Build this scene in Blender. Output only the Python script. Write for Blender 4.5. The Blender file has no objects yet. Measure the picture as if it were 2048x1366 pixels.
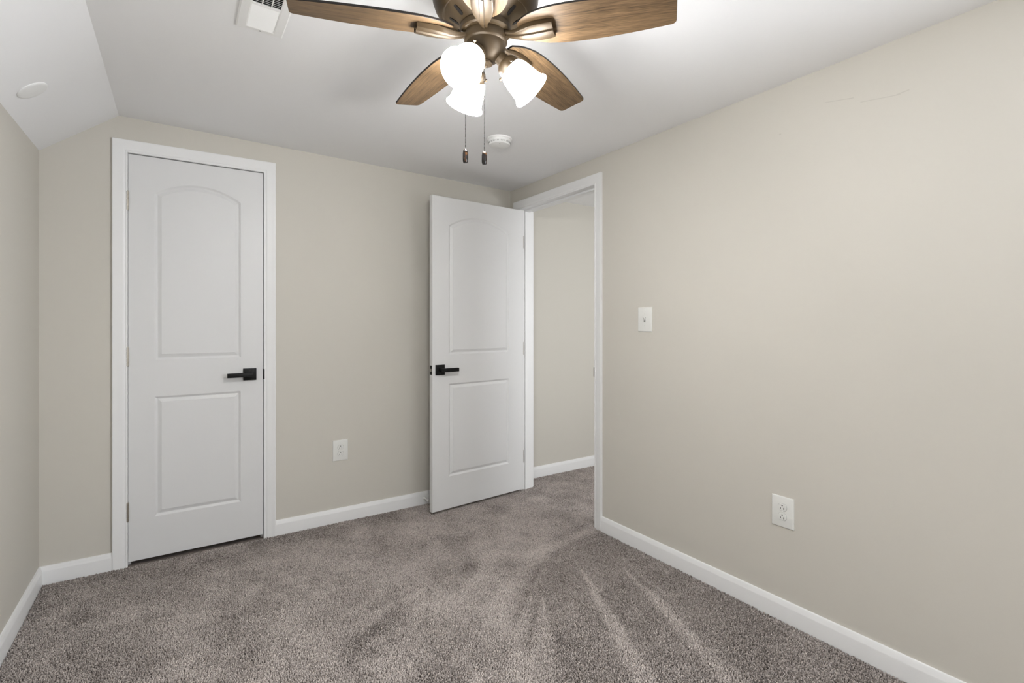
import bpy, bmesh, math, random
import numpy as np
from mathutils import Vector, Matrix

C = bpy.context.scene.collection
PI = math.pi
random.seed(7)
SC = bpy.context.scene

# ------------------------------------------------------------------ camera, light, exposure
cam_data = bpy.data.cameras.new('camera')
cam = bpy.data.objects.new('camera', cam_data)
C.objects.link(cam)
cam.location = (-2.0476, -3.132, 1.2054)
YAW = 0.5819
cam.rotation_euler = (PI / 2, 0, -YAW)
cam_data.sensor_width = 36
cam_data.lens = 1012.9662 / 2048 * 36
cam_data.shift_y = -38.7625 / 2048
cam_data.clip_start = 0.02
SC.camera = cam

SC.view_settings.view_transform = 'Standard'
SC.view_settings.look = 'None'
SC.view_settings.gamma = 1
SC.view_settings.use_curve_mapping = False
SC.view_settings.exposure = 0.51

world = bpy.data.worlds.new('sky')
SC.world = world
world.use_nodes = True
bg = world.node_tree.nodes['Background']
bg.inputs[0].default_value = (0.80, 0.88, 1.0, 1)
bg.inputs[1].default_value = 1.0


def area_light(name, loc, rot, sx, sy, power, color):
    l = bpy.data.lights.new(name, 'AREA')
    l.shape = 'RECTANGLE'
    l.size, l.size_y = sx, sy
    l.energy = power
    l.color = color
    o = bpy.data.objects.new(name, l)
    o.location = loc
    o.rotation_euler = rot
    C.objects.link(o)
    return o


FRONT_Y = -5.0                       # wall behind the camera
# added daylight from an invented window in the right wall, out of view
area_light('added_window_light', (0.20, -3.95, 1.38), (PI / 2 + 0.35, 0, PI / 2), 1.16, 1.10, 66, (0.91, 0.96, 1.03))
GLOW = 38.0                          # glass shades of the ceiling fan
BULB = 122.0                          # bulbs and the shades' inner faces
area_light('added_window_light', (0.95, -2.82, 1.28), (PI / 2, 0, 0), 1.16, 1.10, 27, (0.97, 0.985, 1.0))  # added daylight at the hall's unseen end window, to light the hall

# ------------------------------------------------------------------ helpers


def lin(r, g, b):
    f = lambda c: (c / 255 / 12.92) if c / 255 <= 0.04045 else ((c / 255 + 0.055) / 1.055) ** 2.4
    return (f(r), f(g), f(b), 1)


class MB:
    """collects faces for one mesh"""

    def __init__(s):
        s.v, s.f, s.m = [], [], []

    def add(s, vs, fs, mi=0):
        o = len(s.v)
        s.v += [tuple(x) for x in vs]
        s.f += [tuple(i + o for i in q) for q in fs]
        s.m += [mi] * len(fs)
        return s

    def box(s, a, b, mi=0):
        (x0, y0, z0), (x1, y1, z1) = a, b
        return s.add([(x0, y0, z0), (x1, y0, z0), (x1, y1, z0), (x0, y1, z0), (x0, y0, z1), (x1, y0, z1), (x1, y1, z1), (x0, y1, z1)],
                     [(0, 3, 2, 1), (4, 5, 6, 7), (0, 1, 5, 4), (1, 2, 6, 5), (2, 3, 7, 6), (3, 0, 4, 7)], mi)

    def bevel_box(s, a, b, w, mi=0):
        bm = bmesh.new()
        bmesh.ops.create_cube(bm, size=1)
        for v in bm.verts:
            v.co = Vector([a[i] + (b[i] - a[i]) * (v.co[i] + .5) for i in range(3)])
        bmesh.ops.bevel(bm, geom=bm.edges[:], offset=w, segments=2, affect='EDGES', profile=.5)
        bm.verts.index_update()
        s.add([v.co for v in bm.verts], [[v.index for v in f.verts] for f in bm.faces], mi)
        bm.free()
        return s

    def prism(s, poly, axis, a, b, mi=0):
        """poly: 2D points; axis 'x','y' or 'z'; extruded from a to b"""
        n = len(poly)
        mk = {'x': lambda p, t: (t, p[0], p[1]), 'y': lambda p, t: (p[0], t, p[1]), 'z': lambda p, t: (p[0], p[1], t)}[axis]
        vs = [mk(p, a) for p in poly] + [mk(p, b) for p in poly]
        fs = [tuple(range(n)), tuple(range(2 * n - 1, n - 1, -1))] + [(i, i + n, (i + 1) % n + n, (i + 1) % n) for i in range(n)]
        return s.add(vs, fs, mi)

    def loft(s, rings, closed=True, caps=True, mi=0):
        n = len(rings[0])
        vs = [p for r in rings for p in r]
        fs = []
        for k in range(len(rings) - 1):
            for i in range(n if closed else n - 1):
                j = (i + 1) % n
                fs.append((k * n + i, k * n + j, (k + 1) * n + j, (k + 1) * n + i))
        if caps:
            fs.append(tuple(range(n - 1, -1, -1)))
            fs.append(tuple((len(rings) - 1) * n + i for i in range(n)))
        return s.add(vs, fs, mi)

    def lathe(s, prof, seg=48, M=None, mi=0, caps=True):
        rings = []
        for r, z in prof:
            ring = [Vector((r * math.cos(2 * PI * i / seg), r * math.sin(2 * PI * i / seg), z)) for i in range(seg)]
            rings.append([M @ p for p in ring] if M is not None else ring)
        return s.loft(rings, True, caps, mi)

    def tube(s, pts, r, seg=12, mi=0):
        rings = []
        pts = [Vector(p) for p in pts]
        for i, p in enumerate(pts):
            d = (pts[min(i + 1, len(pts) - 1)] - pts[max(i - 1, 0)]).normalized()
            q = d.to_track_quat('Z', 'Y').to_matrix()
            rr = r[i] if isinstance(r, (list, tuple)) else r
            rings.append([p + q @ Vector((rr * math.cos(2 * PI * k / seg), rr * math.sin(2 * PI * k / seg), 0)) for k in range(seg)])
        return s.loft(rings, True, True, mi)

    def build(s, name, mats, parent=None, smooth=35, loc=None):
        me = bpy.data.meshes.new(name)
        me.from_pydata(s.v, [], s.f)
        if not isinstance(mats, (list, tuple)):
            mats = [mats]
        for m in mats:
            me.materials.append(m)
        me.polygons.foreach_set('material_index', s.m)
        bm = bmesh.new()
        bm.from_mesh(me)
        bmesh.ops.remove_doubles(bm, verts=bm.verts, dist=1e-6)
        bmesh.ops.recalc_face_normals(bm, faces=bm.faces)
        bm.to_mesh(me)
        bm.free()
        if smooth:
            me.polygons.foreach_set('use_smooth', [True] * len(me.polygons))
            me.set_sharp_from_angle(angle=math.radians(smooth))
        me.update()
        o = bpy.data.objects.new(name, me)
        C.objects.link(o)
        if parent:
            o.parent = parent
        if loc:
            o.location = loc
        return o


def tag(o, label, cat, group=None, kind=None):
    o['label'] = label
    o['category'] = cat
    if group:
        o['group'] = group
    if kind:
        o['kind'] = kind
    return o


def struct(o, label=None, cat=None):
    o['kind'] = 'structure'
    if label:
        o['label'] = label
    if cat:
        o['category'] = cat
    return o


def empty(name, loc, rz=0.0):
    o = bpy.data.objects.new(name, None)
    o.empty_display_size = .1
    o.location = loc
    o.rotation_euler = (0, 0, rz)
    C.objects.link(o)
    return o


def copy_tree(o, parent=None):
    c = o.copy()
    C.objects.link(c)
    c.parent = parent
    for ch in list(o.children):
        copy_tree(ch, c)
    return c


# ------------------------------------------------------------------ materials


def mat(name, col, rough=.5, metal=0.0, spec=.5, bump=None, var=None):
    m = bpy.data.materials.new(name)
    m.use_nodes = True
    nt = m.node_tree
    b = nt.nodes['Principled BSDF']
    b.inputs['Base Color'].default_value = col
    b.inputs['Roughness'].default_value = rough
    b.inputs['Metallic'].default_value = metal
    b.inputs['Specular IOR Level'].default_value = spec
    tc = nt.nodes.new('ShaderNodeTexCoord')
    if var:                                   # slight unevenness of the finish: (scale, amount)
        n = nt.nodes.new('ShaderNodeTexNoise')
        n.inputs['Scale'].default_value = var[0]
        n.inputs['Detail'].default_value = 4
        nt.links.new(tc.outputs['Object'], n.inputs['Vector'])
        mx = nt.nodes.new('ShaderNodeMix')
        mx.data_type = 'RGBA'
        k = var[1]
        mx.inputs[6].default_value = tuple(c * (1 - k) for c in col[:3]) + (1,)
        mx.inputs[7].default_value = tuple(min(1, c * (1 + k)) for c in col[:3]) + (1,)
        nt.links.new(n.outputs['Fac'], mx.inputs[0])
        nt.links.new(mx.outputs[2], b.inputs['Base Color'])
    if bump:                                  # (scale, strength, distance)
        n2 = nt.nodes.new('ShaderNodeTexNoise')
        n2.inputs['Scale'].default_value = bump[0]
        n2.inputs['Detail'].default_value = 3
        nt.links.new(tc.outputs['Object'], n2.inputs['Vector'])
        bp = nt.nodes.new('ShaderNodeBump')
        bp.inputs['Strength'].default_value = bump[1]
        bp.inputs['Distance'].default_value = bump[2]
        nt.links.new(n2.outputs['Fac'], bp.inputs['Height'])
        nt.links.new(bp.outputs['Normal'], b.inputs['Normal'])
    return m


M_WALL = mat('wall_paint_beige', lin(206, 202, 193), .62, 0, .25, bump=(160, .10, .0006), var=(1.3, .008))
M_CEIL = mat('ceiling_paint_white', lin(246, 246, 247), .8, 0, .2, bump=(140, .10, .0006))
M_TRIM = mat('trim_paint_white', lin(236, 236, 236), .38, 0, .4, bump=(60, .04, .0005))
M_DOOR = mat('door_paint_white', lin(222, 222, 222), .42, 0, .4, bump=(220, .05, .0003))
M_PLASTIC = mat('white_plastic', lin(228, 228, 224), .35, 0, .4, var=(30, .005))
M_FITTING = mat('white_ceiling_fitting', lin(243, 243, 242), .4, 0, .35, var=(30, .005))
M_GREY = mat('grey_slot', lin(140, 140, 138), .7, var=(40, .03))
M_SLOT = mat('dark_slot', lin(42, 40, 38), .7, var=(40, .05))
M_BLACK = mat('matte_black_metal', lin(9, 9, 9), .5, .0, .25, bump=(400, .05, .0002))
M_NICKEL = mat('satin_nickel', lin(176, 170, 160), .34, .9, .5, bump=(300, .05, .0002))
M_BRONZE = mat('aged_bronze_metal', lin(62, 49, 31), .45, .35, .5, bump=(120, .05, .0003), var=(9, .07))
M_BRONZE_DARK = mat('bronze_slot_dark', lin(16, 12, 9), .6, .3, .4, var=(20, .05))
M_EDGE = mat('blade_edge_dark', lin(24, 18, 14), .5, 0, .4, var=(30, .08))
M_CHAIN = mat('chain_bronze', lin(24, 21, 18), .5, .0, .2, var=(200, .05))
M_DARK = mat('closet_dark', lin(120, 116, 108), .8, var=(2, .02))
M_FLOOR = mat('carpet_backing', lin(140, 130, 124), .95, 0, .1, bump=(220, .5, .004), var=(160, .25))


def wood_mat():
    m = bpy.data.materials.new('weathered_oak_blade')
    m.use_nodes = True
    nt = m.node_tree
    L = nt.links.new
    b = nt.nodes['Principled BSDF']
    b.inputs['Roughness'].default_value = .5
    b.inputs['Specular IOR Level'].default_value = .35
    tc = nt.nodes.new('ShaderNodeTexCoord')
    oi = nt.nodes.new('ShaderNodeObjectInfo')
    ad = nt.nodes.new('ShaderNodeVectorMath')
    ad.operation = 'MULTIPLY_ADD'
    cx = nt.nodes.new('ShaderNodeCombineXYZ')
    L(oi.outputs['Random'], cx.inputs[0])
    L(oi.outputs['Random'], cx.inputs[1])
    ad.inputs[1].default_value = (7, 3, 0)
    L(cx.outputs[0], ad.inputs[0])
    L(tc.outputs['Object'], ad.inputs[2])
    mp = nt.nodes.new('ShaderNodeMapping')
    mp.inputs['Scale'].default_value = (3.0, 60, 8)
    L(ad.outputs[0], mp.inputs['Vector'])
    n1 = nt.nodes.new('ShaderNodeTexNoise')
    n1.inputs['Scale'].default_value = 1.0
    n1.inputs['Detail'].default_value = 6
    n1.inputs['Roughness'].default_value = .62
    n1.inputs['Distortion'].default_value = .5
    L(mp.outputs[0], n1.inputs['Vector'])
    mp2 = nt.nodes.new('ShaderNodeMapping')
    mp2.inputs['Scale'].default_value = (22, 330, 60)
    L(ad.outputs[0], mp2.inputs['Vector'])
    n2 = nt.nodes.new('ShaderNodeTexNoise')
    n2.inputs['Scale'].default_value = 1.0
    n2.inputs['Detail'].default_value = 3
    L(mp2.outputs[0], n2.inputs['Vector'])
    mm = nt.nodes.new('ShaderNodeMath')
    mm.operation = 'MULTIPLY_ADD'
    mm.inputs[1].default_value = .55
    L(n2.outputs['Fac'], mm.inputs[0])
    ms = nt.nodes.new('ShaderNodeMath')
    ms.operation = 'MULTIPLY'
    ms.inputs[1].default_value = .45
    L(n1.outputs['Fac'], ms.inputs[0])
    L(ms.outputs[0], mm.inputs[2])
    cr = nt.nodes.new('ShaderNodeValToRGB')
    e = cr.color_ramp.elements
    e[0].position, e[0].color = .30, lin(50, 39, 27)
    e[1].position, e[1].color = .70, lin(121, 97, 70)
    k = e.new(.46)
    k.color = lin(91, 72, 50)
    L(mm.outputs[0], cr.inputs[0])
    L(cr.outputs[0], b.inputs['Base Color'])
    bp = nt.nodes.new('ShaderNodeBump')
    bp.inputs['Strength'].default_value = .15
    bp.inputs['Distance'].default_value = .0006
    L(n2.outputs['Fac'], bp.inputs['Height'])
    L(bp.outputs[0], b.inputs['Normal'])
    return m


M_WOOD = wood_mat()


def glow_mat(name, strength, col):
    m = mat(name, lin(250, 248, 242), .3, var=(8, .004))
    b = m.node_tree.nodes['Principled BSDF']
    b.inputs['Emission Color'].default_value = col
    b.inputs['Emission Strength'].default_value = strength
    return m


M_GLASS = glow_mat('frosted_glass_lit', GLOW, (1.0, .998, .99, 1))
M_BULB = glow_mat('bulb_lit', BULB, (1.0, .998, .99, 1))


def pendant_mat():
    m = bpy.data.materials.new('tortoise_pendant')
    m.use_nodes = True
    nt = m.node_tree
    b = nt.nodes['Principled BSDF']
    b.inputs['Roughness'].default_value = .18
    tc = nt.nodes.new('ShaderNodeTexCoord')
    n = nt.nodes.new('ShaderNodeTexNoise')
    n.inputs['Scale'].default_value = 90
    L = nt.links.new
    L(tc.outputs['Object'], n.inputs['Vector'])
    cr = nt.nodes.new('ShaderNodeValToRGB')
    e = cr.color_ramp.elements
    e[0].position, e[0].color = .50, lin(14, 10, 8)
    e[1].position, e[1].color = .74, lin(104, 66, 30)
    L(n.outputs['Fac'], cr.inputs[0])
    L(cr.outputs[0], b.inputs['Base Color'])
    return m


M_PENDANT = pendant_mat()


def wall_right_mat():
    """wall paint with the faint pencil-like scuffs high on the wall"""
    m = M_WALL.copy()
    m.name = 'wall_paint_scuffed'
    nt = m.node_tree
    b = nt.nodes['Principled BSDF']
    L = nt.links.new
    src = b.inputs['Base Color'].links[0].from_socket
    tc = nt.nodes.new('ShaderNodeTexCoord')
    segs = [((-2.18, 2.038), (-2.273, 2.021), .0022), ((-2.30, 1.996), (-2.419, 1.979), .0022), ((-2.41, 1.982), (-2.444, 1.985), .003),
            ((-2.262, 2.0225), (-2.276, 2.0205), .003), ((-2.006, 1.972), (-2.010, 1.971), .004)]
    total = None

    def mnode(op, a, c=None, d=None):
        n = nt.nodes.new('ShaderNodeMath')
        n.operation = op
        for i, q in enumerate((a, c, d)):
            if q is None:
                continue
            if isinstance(q, (int, float)):
                n.inputs[i].default_value = q
            else:
                L(q, n.inputs[i])
        return n.outputs[0]
    sp = nt.nodes.new('ShaderNodeSeparateXYZ')
    L(tc.outputs['Object'], sp.inputs[0])
    Y, Z = sp.outputs[1], sp.outputs[2]
    for (p, q, w) in segs:
        dy, dz = q[0] - p[0], q[1] - p[1]
        l2 = dy * dy + dz * dz
        t = mnode('ADD', mnode('MULTIPLY', mnode('SUBTRACT', Y, p[0]), dy / l2), mnode('MULTIPLY', mnode('SUBTRACT', Z, p[1]), dz / l2))
        n = nt.nodes.new('ShaderNodeClamp')
        L(t, n.inputs[0])
        t = n.outputs[0]
        ey = mnode('SUBTRACT', Y, mnode('MULTIPLY_ADD', t, dy, p[0]))
        ez = mnode('SUBTRACT', Z, mnode('MULTIPLY_ADD', t, dz, p[1]))
        d = mnode('SQRT', mnode('ADD', mnode('MULTIPLY', ey, ey), mnode('MULTIPLY', ez, ez)))
        v = nt.nodes.new('ShaderNodeClamp')
        L(mnode('SUBTRACT', 1.0, mnode('DIVIDE', d, w)), v.inputs[0])
        total = v.outputs[0] if total is None else mnode('MAXIMUM', total, v.outputs[0])
    mx = nt.nodes.new('ShaderNodeMix')
    mx.data_type = 'RGBA'
    L(mnode('MULTIPLY', total, .22), mx.inputs[0])
    L(src, mx.inputs[6])
    mx.inputs[7].default_value = lin(120, 114, 106)
    L(mx.outputs[2], b.inputs['Base Color'])
    return m


M_WALL_R = wall_right_mat()

# ------------------------------------------------------------------ room shell
W, HK = -2.5832, 1.9924              # left wall and its knee height
XS, H0 = -2.2932, 2.17               # where the slope meets the ceiling, ceiling height at the right wall
TILT = .0471 / 2.2932                # the old ceiling rises a little to the left


def ceil_z(x):
    return H0 - x * TILT


H2 = ceil_z(XS)
T = .115
FZ = -.008                           # carpet backing; the pile tips stand at z = 0
# closed door opening (back wall) and doorway (right wall)
DX0, DX1, DZ = -2.259, -1.6508, 2.0415
OY0, OY1, OZ = -.906, -.124, 2.012

struct(MB().box((W - .12, FRONT_Y - .12, FZ - .05), (2.2, .62, FZ)).build('floor', M_FLOOR, smooth=0))

cz = MB()
prof = [(W - .12, HK - .12 * (H2 - HK) / (XS - W)), (W, HK), (XS, H2), (0, H0), (0, H0 + .12), (XS - .05, H2 + .12), (W - .12, HK + .05)]
cz.prism(prof, 'y', FRONT_Y - .12, T)
struct(cz.build('ceiling', M_CEIL, smooth=0))

wb = MB()
J = .016                             # jamb board thickness
wb.prism([(W, FZ), (DX0 - J, FZ), (DX0 - J, ceil_z(DX0 - J)), (XS, H2), (W, HK)], 'y', 0, T)
wb.prism([(DX1 + J, FZ), (0, FZ), (0, H0), (DX1 + J, ceil_z(DX1 + J))], 'y', 0, T)
wb.prism([(DX0 - J, DZ + J), (DX1 + J, DZ + J), (DX1 + J, ceil_z(DX1 + J)), (DX0 - J, ceil_z(DX0 - J))], 'y', 0, T)
struct(wb.build('wall_back', M_WALL, smooth=0))

wr = MB()
RY0, RY1, RZ0, RZ1 = -4.55, -3.35, .80, 1.96      # opening for the added window, out of view
wr.prism([(RY1, FZ), (OY0 - J, FZ), (OY0 - J, 2.35), (RY1, 2.35)], 'x', 0, T)
wr.box((0, FRONT_Y, FZ), (T, RY0, 2.35)).box((0, RY0, FZ), (T, RY1, RZ0)).box((0, RY0, RZ1), (T, RY1, 2.35))
wr.prism([(OY1 + J, FZ), (T, FZ), (T, 2.35), (OY1 + J, 2.35)], 'x', 0, T)
wr.prism([(OY0 - J, OZ + J), (OY1 + J, OZ + J), (OY1 + J, 2.35), (OY0 - J, 2.35)], 'x', 0, T)
struct(wr.build('wall_right', M_WALL_R, smooth=0))

struct(MB().box((W - .12, FRONT_Y, FZ), (W, T, HK)).build('wall_left', M_WALL, smooth=0))

# wall behind the camera
wf = MB()
wf.prism([(W, FZ), (0, FZ), (0, H0), (XS, H2), (W, HK)], 'y', FRONT_Y - .12, FRONT_Y)
struct(wf.build('wall_front', M_WALL, smooth=0))


def pane_mat():
    m = bpy.data.materials.new('window_glass')
    m.use_nodes = True
    nt = m.node_tree
    nt.nodes.remove(nt.nodes['Principled BSDF'])
    out = nt.nodes['Material Output']
    mx = nt.nodes.new('ShaderNodeMixShader')
    mx.inputs[0].default_value = .06
    t = nt.nodes.new('ShaderNodeBsdfTransparent')
    g = nt.nodes.new('ShaderNodeBsdfGlossy')
    g.inputs['Roughness'].default_value = .02
    nt.links.new(t.outputs[0], mx.inputs[1])
    nt.links.new(g.outputs[0], mx.inputs[2])
    nt.links.new(mx.outputs[0], out.inputs[0])
    return m


M_PANE = pane_mat()


def window(name, M_, a, b, z0, z1):
    """added double-hung window, out of view, in the plane y = 0 (local), depth 0.06"""
    f = MB()
    zm = (z0 + z1) / 2
    for q in ((a, z0, a + .035, z1), (b - .035, z0, b, z1), (a + .035, z0, b - .035, z0 + .04), (a + .035, z1 - .035, b - .035, z1),
              (a + .035, zm - .018, b - .035, zm + .018)):
        f.box((q[0], 0, q[1]), (q[2], .06, q[3]))
    wo = struct(f.build(name, M_TRIM, smooth=0))
    wo.matrix_world = M_
    MB().box((a + .035, .025, z0 + .04), (b - .035, .029, zm - .018)).build('pane', M_PANE, wo, 0)
    MB().box((a + .035, .035, zm + .018), (b - .035, .039, z1 - .035)).build('pane', M_PANE, wo, 0)


window('added_window_1', Matrix.Translation((.09, 0, 0)) @ Matrix.Rotation(PI / 2, 4, 'Z'), RY0, RY1, RZ0, RZ1)  # unseen window, added to bring light into the room

# closet behind the closed door and hall behind the open one
cl = MB()
cl.box((DX0 - .12, .5, FZ), (DX1 + .12, .55, 2.2))
cl.box((DX0 - .17, T, FZ), (DX0 - .12, .55, 2.2))
cl.box((DX1 + .12, T, FZ), (DX1 + .17, .55, 2.2))
cl.box((DX0 - .12, T, 2.15), (DX1 + .12, .5, 2.2))
struct(cl.build('wall_closet', M_DARK, smooth=0))
HX1 = 1.9
struct(MB().prism([(T, FZ), (HX1, FZ), (HX1, 2.35), (T, 2.35)], 'y', .055, .155).build('wall_hall_back', M_WALL, smooth=0))
struct(MB().box((HX1, -2.6, FZ), (HX1 + .1, .155, 2.35)).build('wall_hall_right', M_WALL, smooth=0))
hf = MB()
HW0, HW1, HZ0, HZ1 = .35, 1.55, .70, 1.86
hf.box((T, -2.7, FZ), (HW0, -2.6, 2.35)).box((HW1, -2.7, FZ), (HX1, -2.6, 2.35)).box((HW0, -2.7, FZ), (HW1, -2.6, HZ0)).box((HW0, -2.7, HZ1), (HW1, -2.6, 2.35))
struct(hf.build('wall_hall_front', M_WALL, smooth=0))
window('added_window_2', Matrix.Translation((0, -2.685, 0)), HW0, HW1, HZ0, HZ1)  # unseen window at the hall end, added for its light
struct(MB().box((T, -2.6, 2.176), (HX1, .055, 2.24)).build('ceiling_hall', M_CEIL, smooth=0))

# ------------------------------------------------------------------ trim: baseboards, casings, jambs
BH = .083
BP = [(0, FZ), (.0135, FZ), (.0135, BH - .024), (.0125, BH - .019), (.0095, BH - .012), (.0085, BH - .006), (.006, BH - .001), (0, BH)]


def baseboard(name, p0, p1, n, m0=0, m1=0):
    """p0->p1 along the wall, n = into the room; m = mitre (+1 shortens by the thickness)"""
    p0, p1, n = Vector(p0), Vector(p1), Vector(n)
    d = (p1 - p0).normalized()
    r0 = [p0 + n * t + d * (t * m0) + Vector((0, 0, z)) for t, z in BP]
    r1 = [p1 + n * t - d * (t * m1) + Vector((0, 0, z)) for t, z in BP]
    return struct(MB().loft([r0, r1]).build(name, M_TRIM, smooth=30))


CW = .0605
CX0, CX1 = DX0 + .001, DX1 - .0005      # inner edges of the casing round the closed door
baseboard('baseboard_left', (W, FRONT_Y, 0), (W, 0, 0), (1, 0, 0), 0, 1)
baseboard('baseboard_back', (W, 0, 0), (CX0 - CW, 0, 0), (0, -1, 0), 1, 0)
baseboard('baseboard_back', (CX1 + CW, 0, 0), (0, 0, 0), (0, -1, 0), 0, 1)
baseboard('baseboard_right', (0, FRONT_Y, 0), (0, OY0 - .005 - CW, 0), (-1, 0, 0), 0, 0)
baseboard('baseboard_hall', (T, .055, 0), (HX1, .055, 0), (0, -1, 0), 0, 0)

# casing profile: (distance from the inner edge, thickness)
CP = [(0, 0), (0, .0075), (.003, .0095), (.008, .0095), (.010, .0075), (.013, .0085), (.018, .0105), (.022, .0115), (.034, .0125), (.046, .014),
      (.052, .0155), (.0575, .016), (CW, .0145), (CW, 0)]


def casing(mb, path, origin, ax, nrm):
    """path: inner edge points 2D (left foot, left head, right head, right foot); ax maps (u, z); mitred heads"""
    (u0, z0), (_, z1), (u1, _), _ = path
    pts = []
    for t, h in CP:
        pts.append([(u0 - t, z0, h), (u0 - t, z1 + t, h), (u1 + t, z1 + t, h), (u1 + t, z0, h)])
    rings = []
    for k in range(4):
        rings.append([Vector(origin) + Vector(ax) * pts[i][k][0] + Vector((0, 0, pts[i][k][1])) + Vector(nrm) * pts[i][k][2] for i in range(len(CP))])
    mb.loft(rings)
    return mb


t1 = MB()
casing(t1, [(CX0, FZ), (CX0, DZ), (CX1, DZ), (CX1, FZ)], (0, 0, 0), (1, 0, 0), (0, -1, 0))
t1.box((DX0 - J, .0, FZ), (DX0, T, DZ + J))
t1.box((DX1, .0, FZ), (DX1 + J, T, DZ + J))
t1.box((DX0, .0, DZ), (DX1, T, DZ + J))
t1.box((DX0, .040, FZ), (DX0 + .011, .075, DZ))
t1.box((DX1 - .011, .040, FZ), (DX1, .075, DZ))
t1.box((DX0 + .011, .040, DZ - .011), (DX1 - .011, .075, DZ))
trim1 = struct(t1.build('trim_1', M_TRIM, smooth=25))
# strike plate lip on the closed door's latch side
st = MB()
st.bevel_box((DX1 - .0012, -.0105, .886), (DX1 + .004, .012, .944), .0012)
st.build('strike_plate', M_BLACK, trim1)

t2 = MB()
casing(t2, [(OY0 - .005, FZ), (OY0 - .005, OZ), (OY1 + .005, OZ), (OY1 + .005, FZ)], (0, 0, 0), (0, 1, 0), (-1, 0, 0))
casing(t2, [(OY0 - .005, FZ), (OY0 - .005, OZ), (OY1 + .005, OZ), (OY1 + .005, FZ)], (T, 0, 0), (0, 1, 0), (1, 0, 0))
t2.box((.0, OY0 - J, FZ), (T, OY0, OZ + J))
t2.box((.0, OY1, FZ), (T, OY1 + J, OZ + J))
t2.box((.0, OY0, OZ), (T, OY1, OZ + J))
t2.box((.040, OY0, FZ), (.075, OY0 + .011, OZ))
t2.box((.040, OY1 - .011, FZ), (.075, OY1, OZ))
t2.box((.040, OY0 + .011, OZ - .011), (.075, OY1 - .011, OZ))
trim2 = struct(t2.build('trim_2', M_TRIM, smooth=25))
st = MB()
st.bevel_box((-.0075, OY0 - .0035, .884), (.026, OY0 + .0012, .940), .001)
st.build('strike_plate', M_BLACK, trim2)

# ------------------------------------------------------------------ doors
PROFILE = [(0, 0), (.0020, .0006), (.0095, .0070), (.0115, .0080), (.0140, .0080), (.0270, .0026), (.0285, .0024), (.0297, .0006)]


def outline(x0, x1, z0, z1, crown, inset, n=22):
    """panel outline, bottom corners first then the (arched) top from right to left"""
    a, b, c = x0 + inset, x1 - inset, z0 + inset
    pts = [(a, c), (b, c)]
    if crown <= 0:
        pts += [(b - (b - a) * i / n, z1 - inset) for i in range(n + 1)]
    else:
        w = (x1 - x0) / 2
        R = (w * w + crown * crown) / (2 * crown)
        cx, cz_ = (x0 + x1) / 2, z1 + crown - R
        r = R - inset
        for i in range(n + 1):
            x = b - (b - a) * i / n
            pts.append((x, cz_ + math.sqrt(r * r - (x - cx) ** 2)))
    return pts


def door_leaf(wd, ht, th, px0, px1, low, up, crown):
    """moulded two-panel leaf: front face at y = 0, local x from the hinge edge, both faces moulded. returns (slab, panel mbs)"""
    slab, panels = MB(), [MB(), MB()]
    bv = .0018
    for side in (0, 1):
        Y = (lambda d: d) if side == 0 else (lambda d: th - d)

        def P(x, z, d=0.0):
            return (x, Y(d), z)
        lo, hi = outline(px0, px1, low[0], low[1], 0, 0), outline(px0, px1, up[0], up[1], crown, 0)
        # frame: stiles, rails (with arched top rail)
        def quad(x0, z0, x1, z1):
            slab.add([P(x0, z0), P(x1, z0), P(x1, z1), P(x0, z1)], [(0, 1, 2, 3)])
        a, b, c, d = bv, wd - bv, bv, ht - bv
        quad(a, c, px0, d)
        quad(px1, c, b, d)
        quad(px0, c, px1, low[0])
        quad(px0, low[1], px1, up[0])
        top = hi[2:]
        for i in range(len(top) - 1):
            (xa, za), (xb, zb) = top[i], top[i + 1]
            slab.add([P(xa, za), P(xa, d), P(xb, d), P(xb, zb)], [(0, 1, 2, 3)])
        for mb, (z0, z1, cr) in ((panels[0], (up[0], up[1], crown)), (panels[1], (low[0], low[1], 0))):
            rings = [[P(x, z, dep) for x, z in outline(px0, px1, z0, z1, cr, ins)] for ins, dep in PROFILE]
            mb.loft(rings, True, False)
            mb.add(rings[-1], [tuple(range(len(rings[-1])))])
    # edges
    e0 = [(bv, 0, bv), (wd - bv, 0, bv), (wd - bv, 0, ht - bv), (bv, 0, ht - bv)]
    e1 = [(0, bv, 0), (wd, bv, 0), (wd, bv, ht), (0, bv, ht)]
    e2 = [(x, th - y, z) for x, y, z in e1]
    e3 = [(x, th - y, z) for x, y, z in e0]
    slab.loft([e0, e1, e2, e3], True, False)
    return slab, panels


def lever(mb_ros, mb_lev, x, z, direction):
    """square rosette and straight lever standing off the y = 0 face towards -y"""
    mb_ros.bevel_box((x - .0325, -.009, z - .0325), (x + .0325, -.0002, z + .0325), .0012)
    mb_lev.lathe([(.011, 0), (.011, .035)], 20, Matrix.Translation((x, -.008, z)) @ Matrix.Rotation(PI / 2, 4, 'X'))
    a, b = (x - .0115, x + .112) if direction > 0 else (x - .112, x + .0115)
    mb_lev.bevel_box((a, -.052, z - .0115), (b, -.038, z + .0115), .0012)


def hinge_knuckle(mb, z, x, y):
    for k in range(5):
        z0 = z - .046 + k * .0184
        mb.lathe([(.0052, z0 + .0006), (.0058, z0 + .0012), (.0058, z0 + .0172), (.0052, z0 + .0178)], 16, Matrix.Translation((x, y, 0)))
    mb.lathe([(.0035, z - .049), (.0045, z - .047), (.0045, z + .047), (.0035, z + .049)], 12, Matrix.Translation((x, y, 0)))


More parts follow.
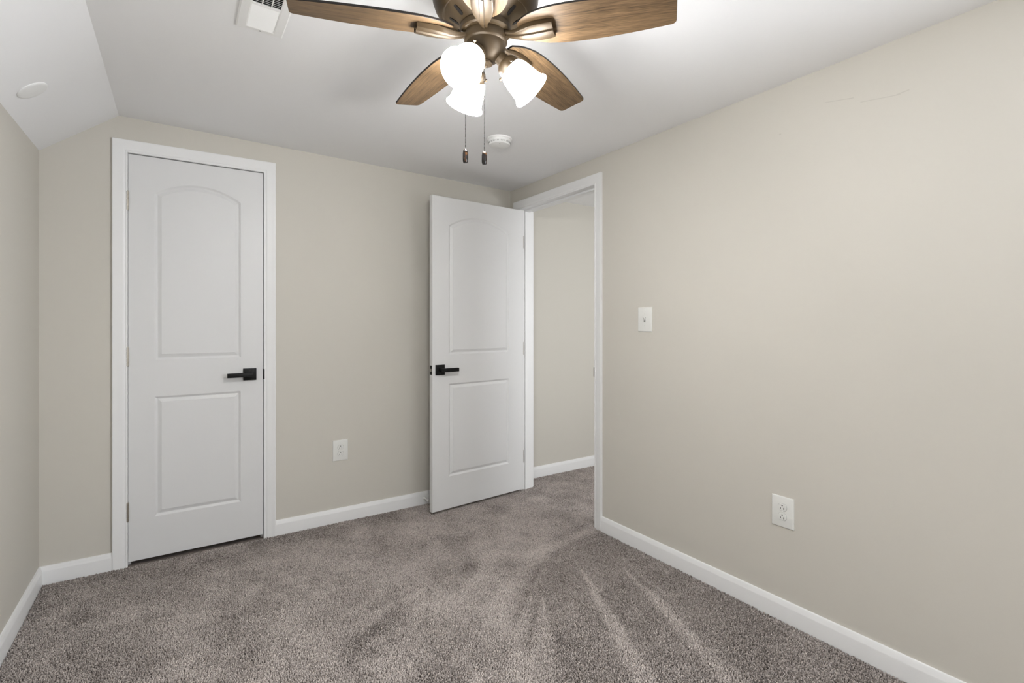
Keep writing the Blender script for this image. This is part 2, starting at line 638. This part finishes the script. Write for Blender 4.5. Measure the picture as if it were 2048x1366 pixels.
# closed door: local x runs to the right from the hinge edge
LW = .6038
d1 = empty('door_1', (-2.2575, .0005, .018))
slab, pans = door_leaf(LW, 2.02, .035, .107, LW - .109, (.204, .811), (.994, 1.840), .064)
slab.build('leaf', M_DOOR, d1, 30)
for p in pans:
    p.build('panel', M_DOOR, d1, 14)
r_, l_ = MB(), MB()
lever(r_, l_, LW - .0665, .900, -1)
h = r_.build('handle', M_BLACK, d1)
l_.build('lever', M_BLACK, h)
MB().lathe([(.0022, 0), (.0022, .0012)], 12, Matrix.Translation((LW - .0665, -.0085, .919)) @ Matrix.Rotation(PI / 2, 4, 'X')).build('privacy_hole', M_SLOT, h)
for z in (1.787, 1.0165, .250):
    hb = MB()
    hinge_knuckle(hb, z, -.0010, -.0058)
    hb.box((-.0010, -.001, z - .0445), (-.0002, .028, z + .0445))
    hb.build('hinge', M_NICKEL, d1)
struct(d1, 'closed white two-panel arched door in the back wall with black lever handle', 'door')

# open door: hinged on the far jamb, face towards the camera is its hall side
A2, B2 = Vector((-.7295, -.2274, .018)), Vector((.0045, -.16188, .018))
LW2 = (B2 - A2).length
ang2 = math.atan2(B2.y - A2.y, B2.x - A2.x)
d2 = empty('door_2', A2, ang2)          # local x from the free edge to the hinge edge
slab, pans = door_leaf(LW2, 1.982, .035, .119, LW2 - .130, (.203, .796), (.980, 1.805), .073)
slab.build('leaf', M_DOOR, d2, 30)
for p in pans:
    p.build('panel', M_DOOR, d2, 14)
r_, l_ = MB(), MB()
lever(r_, l_, .053, .887, 1)
h = r_.build('handle', M_BLACK, d2)
l_.build('lever', M_BLACK, h)
lp = MB()
lp.bevel_box((-.0009, .0055, .858), (.002, .0295, .916), .0006)
lp = lp.build('latch_plate', M_BLACK, d2)
lb = MB()
lb.prism([(-.009, .010), (.002, .010), (.002, .025), (-.004, .025)], 'z', .879, .895)
lb.build('latch_bolt', M_NICKEL, lp)
for z in (1.757, 1.0, .232):
    hb = MB()
    hinge_knuckle(hb, z, LW2 + .003, .0395)
    hb.box((LW2 - .0003, -.0012, z - .0445), (LW2 + .0016, .036, z + .0445))
    hb.build('hinge', M_NICKEL, d2)
struct(d2, 'open white two-panel arched door standing ajar beside the doorway to the hall', 'door')

# ------------------------------------------------------------------ wall plates


def outlet(loc, rz, label):
    t = empty('power_outlet', loc, rz)
    tag(t, label, 'power outlet', 'white duplex outlets low on the walls')
    p = MB()
    w, hh = .0445, .062
    prof_ = [(0, 0), (0, .003), (.002, .0048), (.005, .0058)]
    rings = [[(-w + i, -y, -hh + i), (w - i, -y, -hh + i), (w - i, -y, hh - i), (-w + i, -y, hh - i)] for i, y in prof_]
    p.loft(rings)
    p.build('face_plate', M_PLASTIC, t, 20)
    for zc in (.0192, -.0192):
        s = MB()
        pts = []
        for i in range(32):
            a = 2 * PI * i / 32
            pts.append((.0172 * math.cos(a), max(-.0138, min(.0138, .0172 * math.sin(a)))))
        ring = lambda k, y: [(x * k, -y, zc + z * k) for x, z in pts]
        s.loft([ring(1.0, .0050), ring(1.0, .0072), ring(.95, .0080)])
        so = s.build('socket', M_PLASTIC, t, 30)
        g = MB()                                            # dark moulding gap round the socket
        out = [(x * 1.055, -.00585, zc + z * 1.055) for x, z in pts]
        inn = [(x * .99, -.00585, zc + z * .99) for x, z in pts]
        g.add(out + inn, [(i, (i + 1) % 32, 32 + (i + 1) % 32, 32 + i) for i in range(32)])
        g.build('socket_gap', M_GREY, so, 0)
        for sx, h2 in ((-.0064, .0036), (.0064, .0042)):
            MB().box((sx - .0012, -.0083, zc - .0062 - h2 + .002), (sx + .0012, -.0070, zc - .0062 + h2 + .002)).build('slot', M_SLOT, so, 0)
        MB().lathe([(.0026, 0), (.0026, .0013)], 16, Matrix.Translation((0, -.0070, zc + .0070)) @ Matrix.Rotation(PI / 2, 4, 'X')).build('ground_hole', M_SLOT, so, 30)
    MB().lathe([(.0032, 0), (.0032, .0006), (.0022, .0012)], 16, Matrix.Translation((0, -.0056, 0)) @ Matrix.Rotation(PI / 2, 4, 'X')).build('screw', M_PLASTIC, t, 30)
    return t


outlet((-1.231, 0, .4305), 0, 'white outlet on the back wall between the two doors')
outlet((0, -2.0205, .4365), -PI / 2, 'white outlet on the right wall above the baseboard')

sw = empty('light_switch', (0, -1.294, 1.2195), -PI / 2)
tag(sw, 'white toggle light switch on the right wall beside the doorway', 'light switch')
p = MB()
w, hh = .0465, .0645
rings = [[(-w + i, -y, -hh + i), (w - i, -y, -hh + i), (w - i, -y, hh - i), (-w + i, -y, hh - i)] for i, y in [(0, 0), (0, .003), (.002, .0048), (.005, .0058)]]
p.loft(rings)
p.build('face_plate', M_PLASTIC, sw, 20)
tg = MB()
tg.loft([[(-.0048, -.0055, -.006), (.0048, -.0055, -.006), (.0048, -.0055, .008), (-.0048, -.0055, .008)],
         [(-.0038, -.017, .008), (.0038, -.017, .008), (.0038, -.019, .0155), (-.0038, -.019, .0155)]])
tg.build('toggle', M_PLASTIC, sw, 0)
MB().box((-.0056, -.0061, -.0118), (.0056, -.0050, .0118)).build('toggle_slot', M_SLOT, sw, 0)
for z in (.030, -.030):
    MB().lathe([(.0032, 0), (.0032, .0006), (.0022, .0012)], 16, Matrix.Translation((0, -.0056, z)) @ Matrix.Rotation(PI / 2, 4, 'X')).build('screw', M_PLASTIC, sw, 30)

# door stop on the back baseboard
ds = empty('door_stop', (-.688, -.0135, .040))
tag(ds, 'small white door stop on the back baseboard by the open door', 'door stop')
RX = Matrix.Rotation(PI / 2, 4, 'X')
MB().lathe([(.0105, 0), (.0105, .002), (.007, .006), (.0045, .009)], 20, RX).build('base', M_PLASTIC, ds)
MB().lathe([(.0045, .008), (.0042, .030), (.0048, .050)], 16, RX).build('rod', M_PLASTIC, ds)
MB().lathe([(.0065, .048), (.0078, .051), (.0078, .061), (.0060, .064)], 20, RX).build('tip', M_PLASTIC, ds)

# ------------------------------------------------------------------ ceiling fittings
NC = Vector((TILT, 0, 1)).normalized()           # ceiling plane normal, up
QC = Vector((0, 0, 1)).rotation_difference(NC).to_matrix().to_4x4()


def on_ceiling(name, x, y):
    o = empty(name, (x, y, ceil_z(x)))
    o.rotation_euler = QC.to_euler()
    return o


sd = on_ceiling('smoke_detector', -.617, -.838)
tag(sd, 'round white smoke detector on the ceiling behind the fan pull chains', 'smoke detector')
MB().lathe([(.066, 0), (.066, -.006), (.064, -.009), (.059, -.0095)], 64).build('mounting_base', M_FITTING, sd)
MB().lathe([(.0605, -.0085), (.0605, -.016), (.058, -.020), (.0560, -.030), (.052, -.0345), (.044, -.0362), (.0005, -.037)], 64).build('cover', M_FITTING, sd)
vs_ = MB()
for i in range(48):
    a = 2 * PI * i / 48
    if i % 12 in (0,):
        continue
    Mx = Matrix.Rotation(a, 4, 'Z')
    q = [Mx @ Vector(v) for v in [(.0570, -.0011, -.0285), (.0570, .0011, -.0285), (.0586, .0011, -.0212), (.0586, -.0011, -.0212),
                                  (.0540, -.0011, -.0285), (.0540, .0011, -.0285), (.0540, .0011, -.0212), (.0540, -.0011, -.0212)]]
    vs_.add(q, [(0, 1, 2, 3), (4, 7, 6, 5), (0, 4, 5, 1), (3, 2, 6, 7), (0, 3, 7, 4), (1, 5, 6, 2)])
vs_.build('vent_slots', M_GREY, sd, 0)
MB().lathe([(.002, -.0364), (.002, -.0378)], 12, Matrix.Translation((-.018, -.030, 0))).build('indicator', M_GREY, sd)
MB().lathe([(.011, -.0358), (.011, -.0372), (.0095, -.0376)], 24, Matrix.Translation((.012, .012, 0))).build('test_button', M_FITTING, sd)

# supply register: long side along y, two banks of louvres thrown opposite ways
VX0, VX1, VY0, VY1 = -1.888, -1.744, -1.542, -1.200
vx, vy = (VX0 + VX1) / 2, (VY0 + VY1) / 2
vt = on_ceiling('air_vent', vx, vy)
tag(vt, 'white rectangular louvred air vent on the ceiling left of the fan', 'air vent')
hx, hy = (VX1 - VX0) / 2, (VY1 - VY0) / 2
ox, oy = .0405, .145                                   # half size of the grille opening
fr = MB()


def rect(a, b, z):
    return [(-a, -b, z), (a, -b, z), (a, b, z), (-a, b, z)]


fr.loft([rect(hx, hy, 0), rect(hx, hy, -.0025), rect(hx - .004, hy - .004, -.0065), rect(ox + .004, oy + .004, -.0085), rect(ox, oy, -.0075), rect(ox, oy, -.0012)], True, False)
fr.build('frame', M_FITTING, vt, 15)
MB().box((-ox, -oy, -.0014), (ox, oy, -.0006)).build('duct_opening', M_SLOT, vt, 0)
lv = MB()
n = 30
for i in range(n):
    y = -oy + (i + .5) * 2 * oy / n
    s = 1 if y > 0 else -1                            # far bank closes towards the camera, near bank opens
    y0, y1 = y + s * .0052, y - s * .0036
    lv.add([(-ox, y0, -.0082), (ox, y0, -.0082), (ox, y1, -.0022), (-ox, y1, -.0022), (-ox, y0, -.0074), (ox, y0, -.0074), (ox, y1, -.0014), (-ox, y1, -.0014)],
           [(0, 1, 2, 3), (4, 7, 6, 5), (0, 4, 5, 1), (1, 5, 6, 2), (2, 6, 7, 3), (3, 7, 4, 0)])
lv.box((-ox, -.005, -.0086), (ox, .005, -.0060))
for x in (-.0135, .0135):
    lv.box((x - .0016, -oy, -.0085), (x + .0016, -.005, -.0070))
lv.build('louvres', M_FITTING, vt, 0)
for y in (-oy - .012, oy + .012):
    MB().lathe([(.0035, -.0072), (.0035, -.0082), (.0022, -.0090)], 16, Matrix.Translation((0, y, 0))).build('screw', M_GREY, vt)

# blank cover disc on the sloped ceiling
sl = Vector((XS - W, 0, H2 - HK)).normalized()
nsl = Vector((sl.z, 0, -sl.x))                         # into the room
bd = empty('cover_plate', (-2.4975, -.607, HK + (H2 - HK) * (-2.4975 - W) / (XS - W)))
bd.rotation_euler = Vector((0, 0, 1)).rotation_difference(nsl).to_euler()
tag(bd, 'plain round white cover plate on the sloped ceiling at the left', 'cover plate')
MB().lathe([(.051, 0), (.051, .0025), (.049, .0045), (.044, .0055), (.0005, .0062)], 64).build('disc', M_FITTING, bd)

# ------------------------------------------------------------------ ceiling fan
FX, FY, FZH = -1.3155, -1.8825, 2.0266
TH0, PITCH, DROOP, WT, WM, RB = -.8845, .2077, .0444, .0479, .0686, .520
fan = empty('ceiling_fan', (FX, FY, FZH))
tag(fan, 'bronze ceiling fan with five wooden blades and three lit glass shades', 'ceiling fan')
CZ = ceil_z(FX) - FZH                                   # ceiling above the blade plane

mh = MB()
mh.lathe([(.120, CZ - .001), (.126, CZ - .012), (.140, CZ - .030), (.149, .122), (.151, .100), (.150, .088), (.144, .070), (.134, .056), (.127, .050),
          (.122, .0485), (.118, .0505), (.1165, .0525)], 72, caps=True)
mh.lathe([(.1175, .0528), (.106, .0485), (.088, .0385), (.074, .0270), (.068, .0195)], 72)
mho = mh.build('motor_housing', M_BRONZE, fan, 30)
for k in range(10):                                     # long cooling slots in the underside
    a = TH0 + (k + .5) * 2 * PI / 10
    m_ = MB()
    ring0, ring1 = [], []
    p0, p1 = Vector((.0805, 0, .0322)), Vector((.0985, 0, .0440))
    d = (p1 - p0).normalized()
    nn = Vector((-d.z, 0, d.x)) * -1
    for i in range(20):
        b_ = 2 * PI * i / 20
        c_ = p1 if math.cos(b_) > 0 else p0
        q = c_ + d * (.0055 * math.cos(b_)) + Vector((0, 1, 0)) * (.0055 * math.sin(b_))
        R_ = Matrix.Rotation(a, 3, 'Z')
        ring0.append(R_ @ (q - nn * -.0012 * -1))
        ring1.append(R_ @ (q + nn * .0012))
    m_.loft([ring0, ring1])
    m_.build('cooling_slot', M_BRONZE_DARK, mho, 0)
fw = MB()
fw.lathe([(.068, .0205), (.0725, .018), (.0725, .004), (.069, .000), (.060, -.002)], 64)
fw.build('flywheel', M_BRONZE, fan, 30)

# one blade with its iron; local x along the blade
cd, sd_ = math.cos(DROOP), math.sin(DROOP)
D_ = Vector((cd, 0, -sd_))
S0 = Vector((0, 1, 0))
N_ = D_.cross(S0)
S_ = S0 * math.cos(PITCH) - N_ * math.sin(PITCH)
U_ = D_.cross(S_).normalized()
if U_.z < 0:
    U_ = -U_


def bpt(rho, t, u=0.0):
    return D_ * rho + S_ * t + U_ * u


def half_w(r):
    keys = [(.098, .0240), (.105, .0300), (.115, .0385), (.130, .0475), (.150, .0555), (.175, .0625), (.205, .0665), (.245, .0685), (.280, WM)]
    if r >= .280:
        u = (r - .280) / (RB - .280)
        return WM + (WT - WM) * u ** 1.6
    for (a, wa), (b, wb_) in zip(keys, keys[1:]):
        if r <= b:
            return wa + (wb_ - wa) * (r - a) / (b - a)


rhos = list(np.concatenate([np.linspace(.098, .28, 22), np.linspace(.29, RB - .014, 24)]))
right = [(r, half_w(r)) for r in rhos]
rc = .014
for i in range(1, 9):
    a = PI / 2 * i / 8
    right.append((RB - rc + rc * math.sin(a), half_w(RB - rc) - rc + rc * math.cos(a) - .0006 * i / 8))
poly = [(r, t) for r, t in right] + [(r, -t) for r, t in reversed(right)]


def inset_poly(pl, d):
    n = len(pl)
    out = []
    for i in range(n):
        p, q, r = Vector(pl[i - 1]), Vector(pl[i]), Vector(pl[(i + 1) % n])
        e = (r - p)
        nn = Vector((-e.y, e.x))
        nn = nn.normalized() if nn.length > 1e-9 else Vector((0, 0))
        out.append(tuple(q - nn * d))
    return out


cxp = sum(p[0] for p in poly) / len(poly)
ins = inset_poly(poly, .0008)
if abs(ins[10][1]) > abs(poly[10][1]):
    ins = inset_poly(poly, -.0008)
TB = .0062
blades = []
bl = MB()
rings = [[bpt(r, t, 0) for r, t in ins], [bpt(r, t, .0008) for r, t in poly], [bpt(r, t, TB - .0008) for r, t in poly], [bpt(r, t, TB) for r, t in ins]]
bl.loft(rings[:2], True, False, 1)
bl.loft(rings[1:3], True, False, 1)
bl.loft(rings[2:], True, False, 1)
nP = len(poly)
# faces as strips across the blade
for rg, flip, mi in ((rings[0], 0, 0), (rings[3], 1, 0)):
    m = nP // 2
    bl.add(rg, [(i, i + 1, nP - 2 - i, nP - 1 - i) for i in range(m - 1)], mi)
blade0 = bl.build('blade', [M_WOOD, M_EDGE], fan, 40)

# blade iron: a hollow leaf-shaped arm under the blade with a raised rib, open at its outer end
ir = MB()
sect = []
irk = [(.058, -.011, .011, .0085), (.072, -.015, .011, .0090), (.090, -.0190, .0135, .0110), (.112, -.0205, .0215, .0150), (.135, -.0205, .0275, .0170),
       (.160, -.0190, .0300, .0165), (.185, -.0170, .0295, .0150), (.199, -.0155, .0285, .0140)]
for r, u, wv, hh in irk:
    z0 = u
    sect.append([bpt(r, -wv, z0 + hh), bpt(r, -wv * .98, z0 + .003), bpt(r, -wv * .86, z0 + .0008), bpt(r, -.0075, z0), bpt(r, .0075, z0), bpt(r, wv * .86, z0 + .0008),
                 bpt(r, wv * .98, z0 + .003), bpt(r, wv, z0 + hh), bpt(r, wv * .88, z0 + hh), bpt(r, wv * .86, z0 + .0036), bpt(r, -wv * .86, z0 + .0036), bpt(r, -wv * .88, z0 + hh)])
ir.loft(sect)
iro = ir.build('blade_iron', M_BRONZE, blade0, 40)
rb = MB()
sect = []
for r, u, wv, hh in irk:
    k = .0045 + .0035 * min(1, (r - .058) / .08)
    sect.append([bpt(r, -k, u + .001), bpt(r, -k * .6, u - .0042), bpt(r, k * .6, u - .0042), bpt(r, k, u + .001)])
rb.loft(sect)
rb.build('rib', M_BRONZE, blade0, 30)
for r, t in ((.152, .0195), (.152, -.0195), (.186, 0)):
    base = bpt(r, t, -.0002)
    Mx = Matrix.Translation(base) @ Vector((0, 0, -1)).rotation_difference(-U_).to_matrix().to_4x4()
    MB().lathe([(.0042, .0002), (.0042, -.0022), (.0030, -.0034)], 14, Mx).build('screw', M_BRONZE, blade0)
blade0.rotation_euler = (0, 0, TH0)
for k in range(1, 5):
    b = copy_tree(blade0, fan)
    b.rotation_euler = (0, 0, TH0 + k * 2 * PI / 5)

lk = MB()
lk.lathe([(.030, .004), (.058, .003), (.0605, -.001), (.0615, -.024), (.0600, -.027), (.0565, -.030), (.0565, -.036), (.0550, -.046), (.0505, -.057), (.0430, -.067),
          (.0330, -.0745), (.0240, -.0785)], 56)
lk.lathe([(.0185, -.079), (.0200, -.081), (.0195, -.086), (.0150, -.0885), (.0060, -.0895), (.0045, -.0925), (.0005, -.0932)], 40)
lk.build('light_kit', M_BRONZE, fan, 30)

fwd = Vector((math.sin(YAW), math.cos(YAW), 0))
rgt = Vector((math.cos(YAW), -math.sin(YAW), 0))
d0 = -fwd * math.cos(math.radians(27)) - rgt * math.sin(math.radians(27))
az0 = math.atan2(d0.y, d0.x)
P0, P1 = Vector((.060, 0, -.084)), Vector((.1365, 0, -.1640))
axd = (P1 - P0).normalized()
MS = Matrix.Translation(P0) @ Vector((0, 0, 1)).rotation_difference(axd).to_matrix().to_4x4()
Ls = (P1 - P0).length
arm = MB()
arm.tube([(.020, 0, -.050), (.040, 0, -.064), P0 - axd * .004, P0 + axd * .004], [.015, .0185, .021, .022], 24)
arm.lathe([(.024, -.010), (.0285, -.006), (.0335, .004), (.0350, .016), (.0345, .020), (.030, .020)], 40, MS)
lamp0 = arm.build('lamp_arm', M_BRONZE, fan, 35)
for k in range(3):
    a = 2 * PI * k / 3 + .5
    Mx = MS @ Matrix.Rotation(a, 4, 'Z') @ Matrix.Translation((.034, 0, .013)) @ Matrix.Rotation(PI / 2, 4, 'Y')
    MB().lathe([(.0022, 0), (.0022, .005), (.0040, .005), (.0044, .009), (.0020, .010)], 14, Mx).build('thumb_screw', M_BRONZE, lamp0)
sh = MB()
outp = [(.0330, .012), (.0345, .016), (.0395, .024), (.0435, .034), (.0462, .048), (.0480, .064), (.0500, .080), (.0520, .092), (.0545, .100), (.0590, .105), (.0605, .109),
        (.0595, .1125)]
outp = [(r * .95, .012 + (z - .012) * .93) for r, z in outp]
inp = [(.0572, .1115), (.0560, .107), (.0515, .101), (.0490, .090), (.0470, .078), (.0450, .062), (.0430, .048), (.0405, .035), (.0365, .026), (.0310, .018), (.0300, .012)]
inp = [(r * .95, .012 + (z - .012) * .93) for r, z in inp]
sh.lathe(outp + inp[:1], 56, MS, caps=False)
sh.lathe(inp, 56, MS, mi=1, caps=False)
sh.build('glass_shade', [M_GLASS, M_BULB], lamp0, 60)
bu = MB()
bu.lathe([(.012, .020), (.0135, .030), (.022, .050), (.0265, .064), (.0270, .072), (.0240, .084), (.0160, .092), (.0005, .0955)], 32, MS)
bu.build('bulb', M_BULB, lamp0, 60)
lamp0.rotation_euler = (0, 0, az0)
for k in (1, 2):
    b = copy_tree(lamp0, fan)
    b.rotation_euler = (0, 0, az0 + k * 2 * PI / 3)


def pull_chain(dx, df, ztop, zbot, zpend):
    off = rgt * dx + fwd * df
    m_ = MB()
    z = ztop
    while z > zbot:
        prof_ = [(.0001, .0014), (.0010, .0009), (.00145, 0), (.0010, -.0009), (.0001, -.0014)]
        m_.lathe(prof_, 8, Matrix.Translation((off.x, off.y, z)))
        z -= .0040
    m_.lathe([(.00035, ztop), (.00035, zbot)], 6, Matrix.Translation((off.x, off.y, 0)))
    c_ = m_.build('pull_chain', M_CHAIN, fan, 60)
    p_ = MB()
    hh = zbot - zpend
    p_.lathe([(.0022, zbot + .001), (.0048, zbot - .001), (.0066, zbot - .005), (.0076, zbot - .012), (.0078, zbot - .026), (.0072, zpend + .004), (.0058, zpend + .0008), (.0005, zpend)], 20,
             Matrix.Translation((off.x, off.y, 0)))
    p_.build('pendant', M_PENDANT, c_, 40)


pull_chain(-.0575, -.005, -.030, -.3295, -.3685)
pull_chain(-.0045, .012, -.082, -.330, -.3675)

# ------------------------------------------------------------------ carpet pile
rng = np.random.default_rng(3)


def vnoise(x, y, cell, seed):
    r = np.random.default_rng(seed)
    g = r.random((80, 80))
    u, v = x / cell + 40, y / cell + 40
    i, j = np.floor(u).astype(int), np.floor(v).astype(int)
    fx, fy = u - i, v - j
    fx, fy = fx * fx * (3 - 2 * fx), fy * fy * (3 - 2 * fy)
    i, j = i % 79, j % 79
    return (g[i, j] * (1 - fx) + g[i + 1, j] * fx) * (1 - fy) + (g[i, j + 1] * (1 - fx) + g[i + 1, j + 1] * fx) * fy


def seg_field(x, y, pts, w0, w1):
    """1 inside a widening stripe along the polyline pts"""
    best = np.zeros_like(x)
    L_ = [0]
    for a, b in zip(pts, pts[1:]):
        L_.append(L_[-1] + math.hypot(b[0] - a[0], b[1] - a[1]))
    for k, (a, b) in enumerate(zip(pts, pts[1:])):
        dx, dy = b[0] - a[0], b[1] - a[1]
        l2 = dx * dx + dy * dy
        t = np.clip(((x - a[0]) * dx + (y - a[1]) * dy) / l2, 0, 1)
        d = np.hypot(x - a[0] - t * dx, y - a[1] - t * dy)
        s = (L_[k] + t * math.sqrt(l2)) / L_[-1]
        w = w0 + (w1 - w0) * s
        best = np.maximum(best, np.clip((w - d) / (w * .35 + .008), 0, 1) * np.clip(1.15 - s * .5, 0, 1))
    return best


def lay_field(x, y):
    """vacuum-cleaner lay of the pile, -1 (brushed one way) to 1 (the other way)"""
    wob = (vnoise(x, y, .10, 5) - .5) * .05
    xx, yy = x + wob, y + wob
    lay = 1.0 * (vnoise(x * .55 + y * .95, y * .5 - x * 1.1, .17, 11) - .5) + .85 * (vnoise(x * .7 + y, y * .6 - x, .075, 12) - .5) + .18
    # the swept sector along the right wall
    bx = np.interp(-yy, [.0, .97, 1.03, 1.30, 1.55, 1.9, 2.4], [0.0, -.055, -.45, -.74, -.98, -1.15, -1.35])
    sec = np.clip((xx - bx) / .05, 0, 1) * np.clip((-yy - .93) / .05, 0, 1)
    lay = lay * (1 - .55 * sec) - .62 * sec
    for pts, w0, w1, v in (
            ([(-.40, -1.25), (-.69, -1.85), (-.85, -2.2)], .015, .075, 1.15),
            ([(-.226, -1.358), (-.424, -1.922), (-.52, -2.2)], .014, .065, 1.1),
            ([(-.72, -1.36), (-1.02, -1.75), (-1.25, -2.05)], .015, .12, .95),
            ([(-.15, -1.25), (-.25, -1.65)], .012, .03, .5),
            ([(-.07, -.93), (-.50, -.99), (-.95, -1.32)], .03, .06, .6),
            ([(-.60, -.85), (-1.2, -1.2)], .05, .12, .35),
            ([(-1.13, -1.0), (-1.45, -1.12)], .03, .05, .7)):
        lay = lay + v * seg_field(xx, yy, pts, w0, w1)
    for pts, w0, w1, v in (
            ([(-.43, -1.02), (-.80, -1.32), (-1.10, -1.62)], .012, .03, .65),
            ([(-.84, -.95), (-1.00, -1.05)], .05, .05, .7),
            ([(-1.25, -1.05), (-1.5, -1.25)], .03, .04, .6),
            ([(-1.15, -1.55), (-1.35, -1.6)], .06, .08, .6)):
        lay = lay - v * seg_field(xx, yy, pts, w0, w1)
    edge = np.minimum(np.abs(x - W), np.abs(y))           # lower, so darker, along the left and back walls
    lay = lay - .45 * np.clip(1 - edge / .35, 0, 1) * (x < -.9)
    return np.clip(lay, -1.2, 1.2)


def carpet(name, x0, x1, y0, y1, step, extra=None):
    nx, ny = int((x1 - x0) / step), int((y1 - y0) / step)
    gx, gy = np.meshgrid(np.arange(nx), np.arange(ny), indexing='ij')
    x = x0 + (gx.ravel() + .5 + rng.uniform(-.48, .48, nx * ny)) * step
    y = y0 + (gy.ravel() + .5 + rng.uniform(-.48, .48, nx * ny)) * step
    if extra is not None:
        k = extra(x, y)
        x, y = x[k], y[k]
    n = len(x)
    lay = lay_field(x, y)
    hgt = rng.uniform(.0088, .0116, n) + .0006 * lay
    rad = rng.uniform(.0022, .0032, n)
    rot = rng.uniform(0, 2 * PI, n)
    la = rng.uniform(0, 2 * PI, n)
    lm = rng.uniform(.0005, .0062, n)
    lx = np.cos(la) * lm + .0022 * lay * .55
    ly = np.sin(la) * lm + .0022 * lay * .83
    V = np.empty((n, 7, 3), np.float32)
    for i in range(3):
        a = rot + 2 * PI * i / 3
        V[:, i, 0], V[:, i, 1], V[:, i, 2] = x + rad * .75 * np.cos(a), y + rad * .75 * np.sin(a), FZ - .001
        a2 = a + .7
        V[:, 3 + i, 0] = x + lx * .75 + rad * np.cos(a2)
        V[:, 3 + i, 1] = y + ly * .75 + rad * np.sin(a2)
        V[:, 3 + i, 2] = FZ + hgt * .84
    V[:, 6, 0], V[:, 6, 1], V[:, 6, 2] = x + lx, y + ly, FZ + hgt
    base = (np.arange(n) * 7)[:, None]
    quads = np.array([[0, 1, 4, 3], [1, 2, 5, 4], [2, 0, 3, 5]])
    tris = np.array([[3, 4, 6], [4, 5, 6], [5, 3, 6]])
    loops = np.concatenate([(base[:, :, None] + quads[None]).reshape(n, 12), (base[:, :, None] + tris[None]).reshape(n, 9)], 1)
    starts = np.concatenate([np.arange(3) * 4, 12 + np.arange(3) * 3])[None] + (np.arange(n) * 21)[:, None]
    me = bpy.data.meshes.new(name)
    me.vertices.add(n * 7)
    me.vertices.foreach_set('co', V.ravel())
    me.loops.add(n * 21)
    me.loops.foreach_set('vertex_index', loops.ravel().astype(np.int32))
    me.polygons.add(n * 6)
    me.polygons.foreach_set('loop_start', starts.ravel().astype(np.int32))
    me.polygons.foreach_set('use_smooth', np.ones(n * 6, bool))
    at = me.attributes.new('yarn_lay_shade', 'FLOAT', 'POINT')
    tone = rng.normal(0, 1, n) * .85 + lay * 1.15  # random tuft tone, plus light and shade of the brushed pile painted in
    at.data.foreach_set('value', np.repeat(tone, 7).astype(np.float32))
    me.update(calc_edges=True)
    me.validate()
    me.materials.append(M_PILE)
    o = bpy.data.objects.new(name, me)
    C.objects.link(o)
    return o


def pile_mat():
    m = bpy.data.materials.new('carpet_yarn')
    m.use_nodes = True
    nt = m.node_tree
    b = nt.nodes['Principled BSDF']
    b.inputs['Roughness'].default_value = .9
    b.inputs['Specular IOR Level'].default_value = .12
    at = nt.nodes.new('ShaderNodeAttribute')
    at.attribute_name = 'yarn_lay_shade'
    mr = nt.nodes.new('ShaderNodeMapRange')
    mr.inputs[1].default_value, mr.inputs[2].default_value = -2.2, 2.2
    nt.links.new(at.outputs['Fac'], mr.inputs[0])
    cr = nt.nodes.new('ShaderNodeValToRGB')
    e = cr.color_ramp.elements
    e[0].position, e[0].color = 0, lin(112, 104, 99)
    e[1].position, e[1].color = 1, lin(216, 206, 200)
    nt.links.new(mr.outputs[0], cr.inputs[0])
    nt.links.new(cr.outputs[0], b.inputs['Base Color'])
    return m


M_PILE = pile_mat()
cp = carpet('carpet_pile', W + .0155, 1.15, -2.72, .04, .0045,
            lambda x, y: ((x < -.0155) & (y < -.0155)) | ((x > -.02) & (x < T + .02) & (y > OY0 + .002) & (y < OY1 - .002)) | ((x > T) & (y > OY0 - .25)))
tag(cp, 'taupe frieze carpet pile with vacuum tracks across the whole floor', 'carpet', kind='stuff')
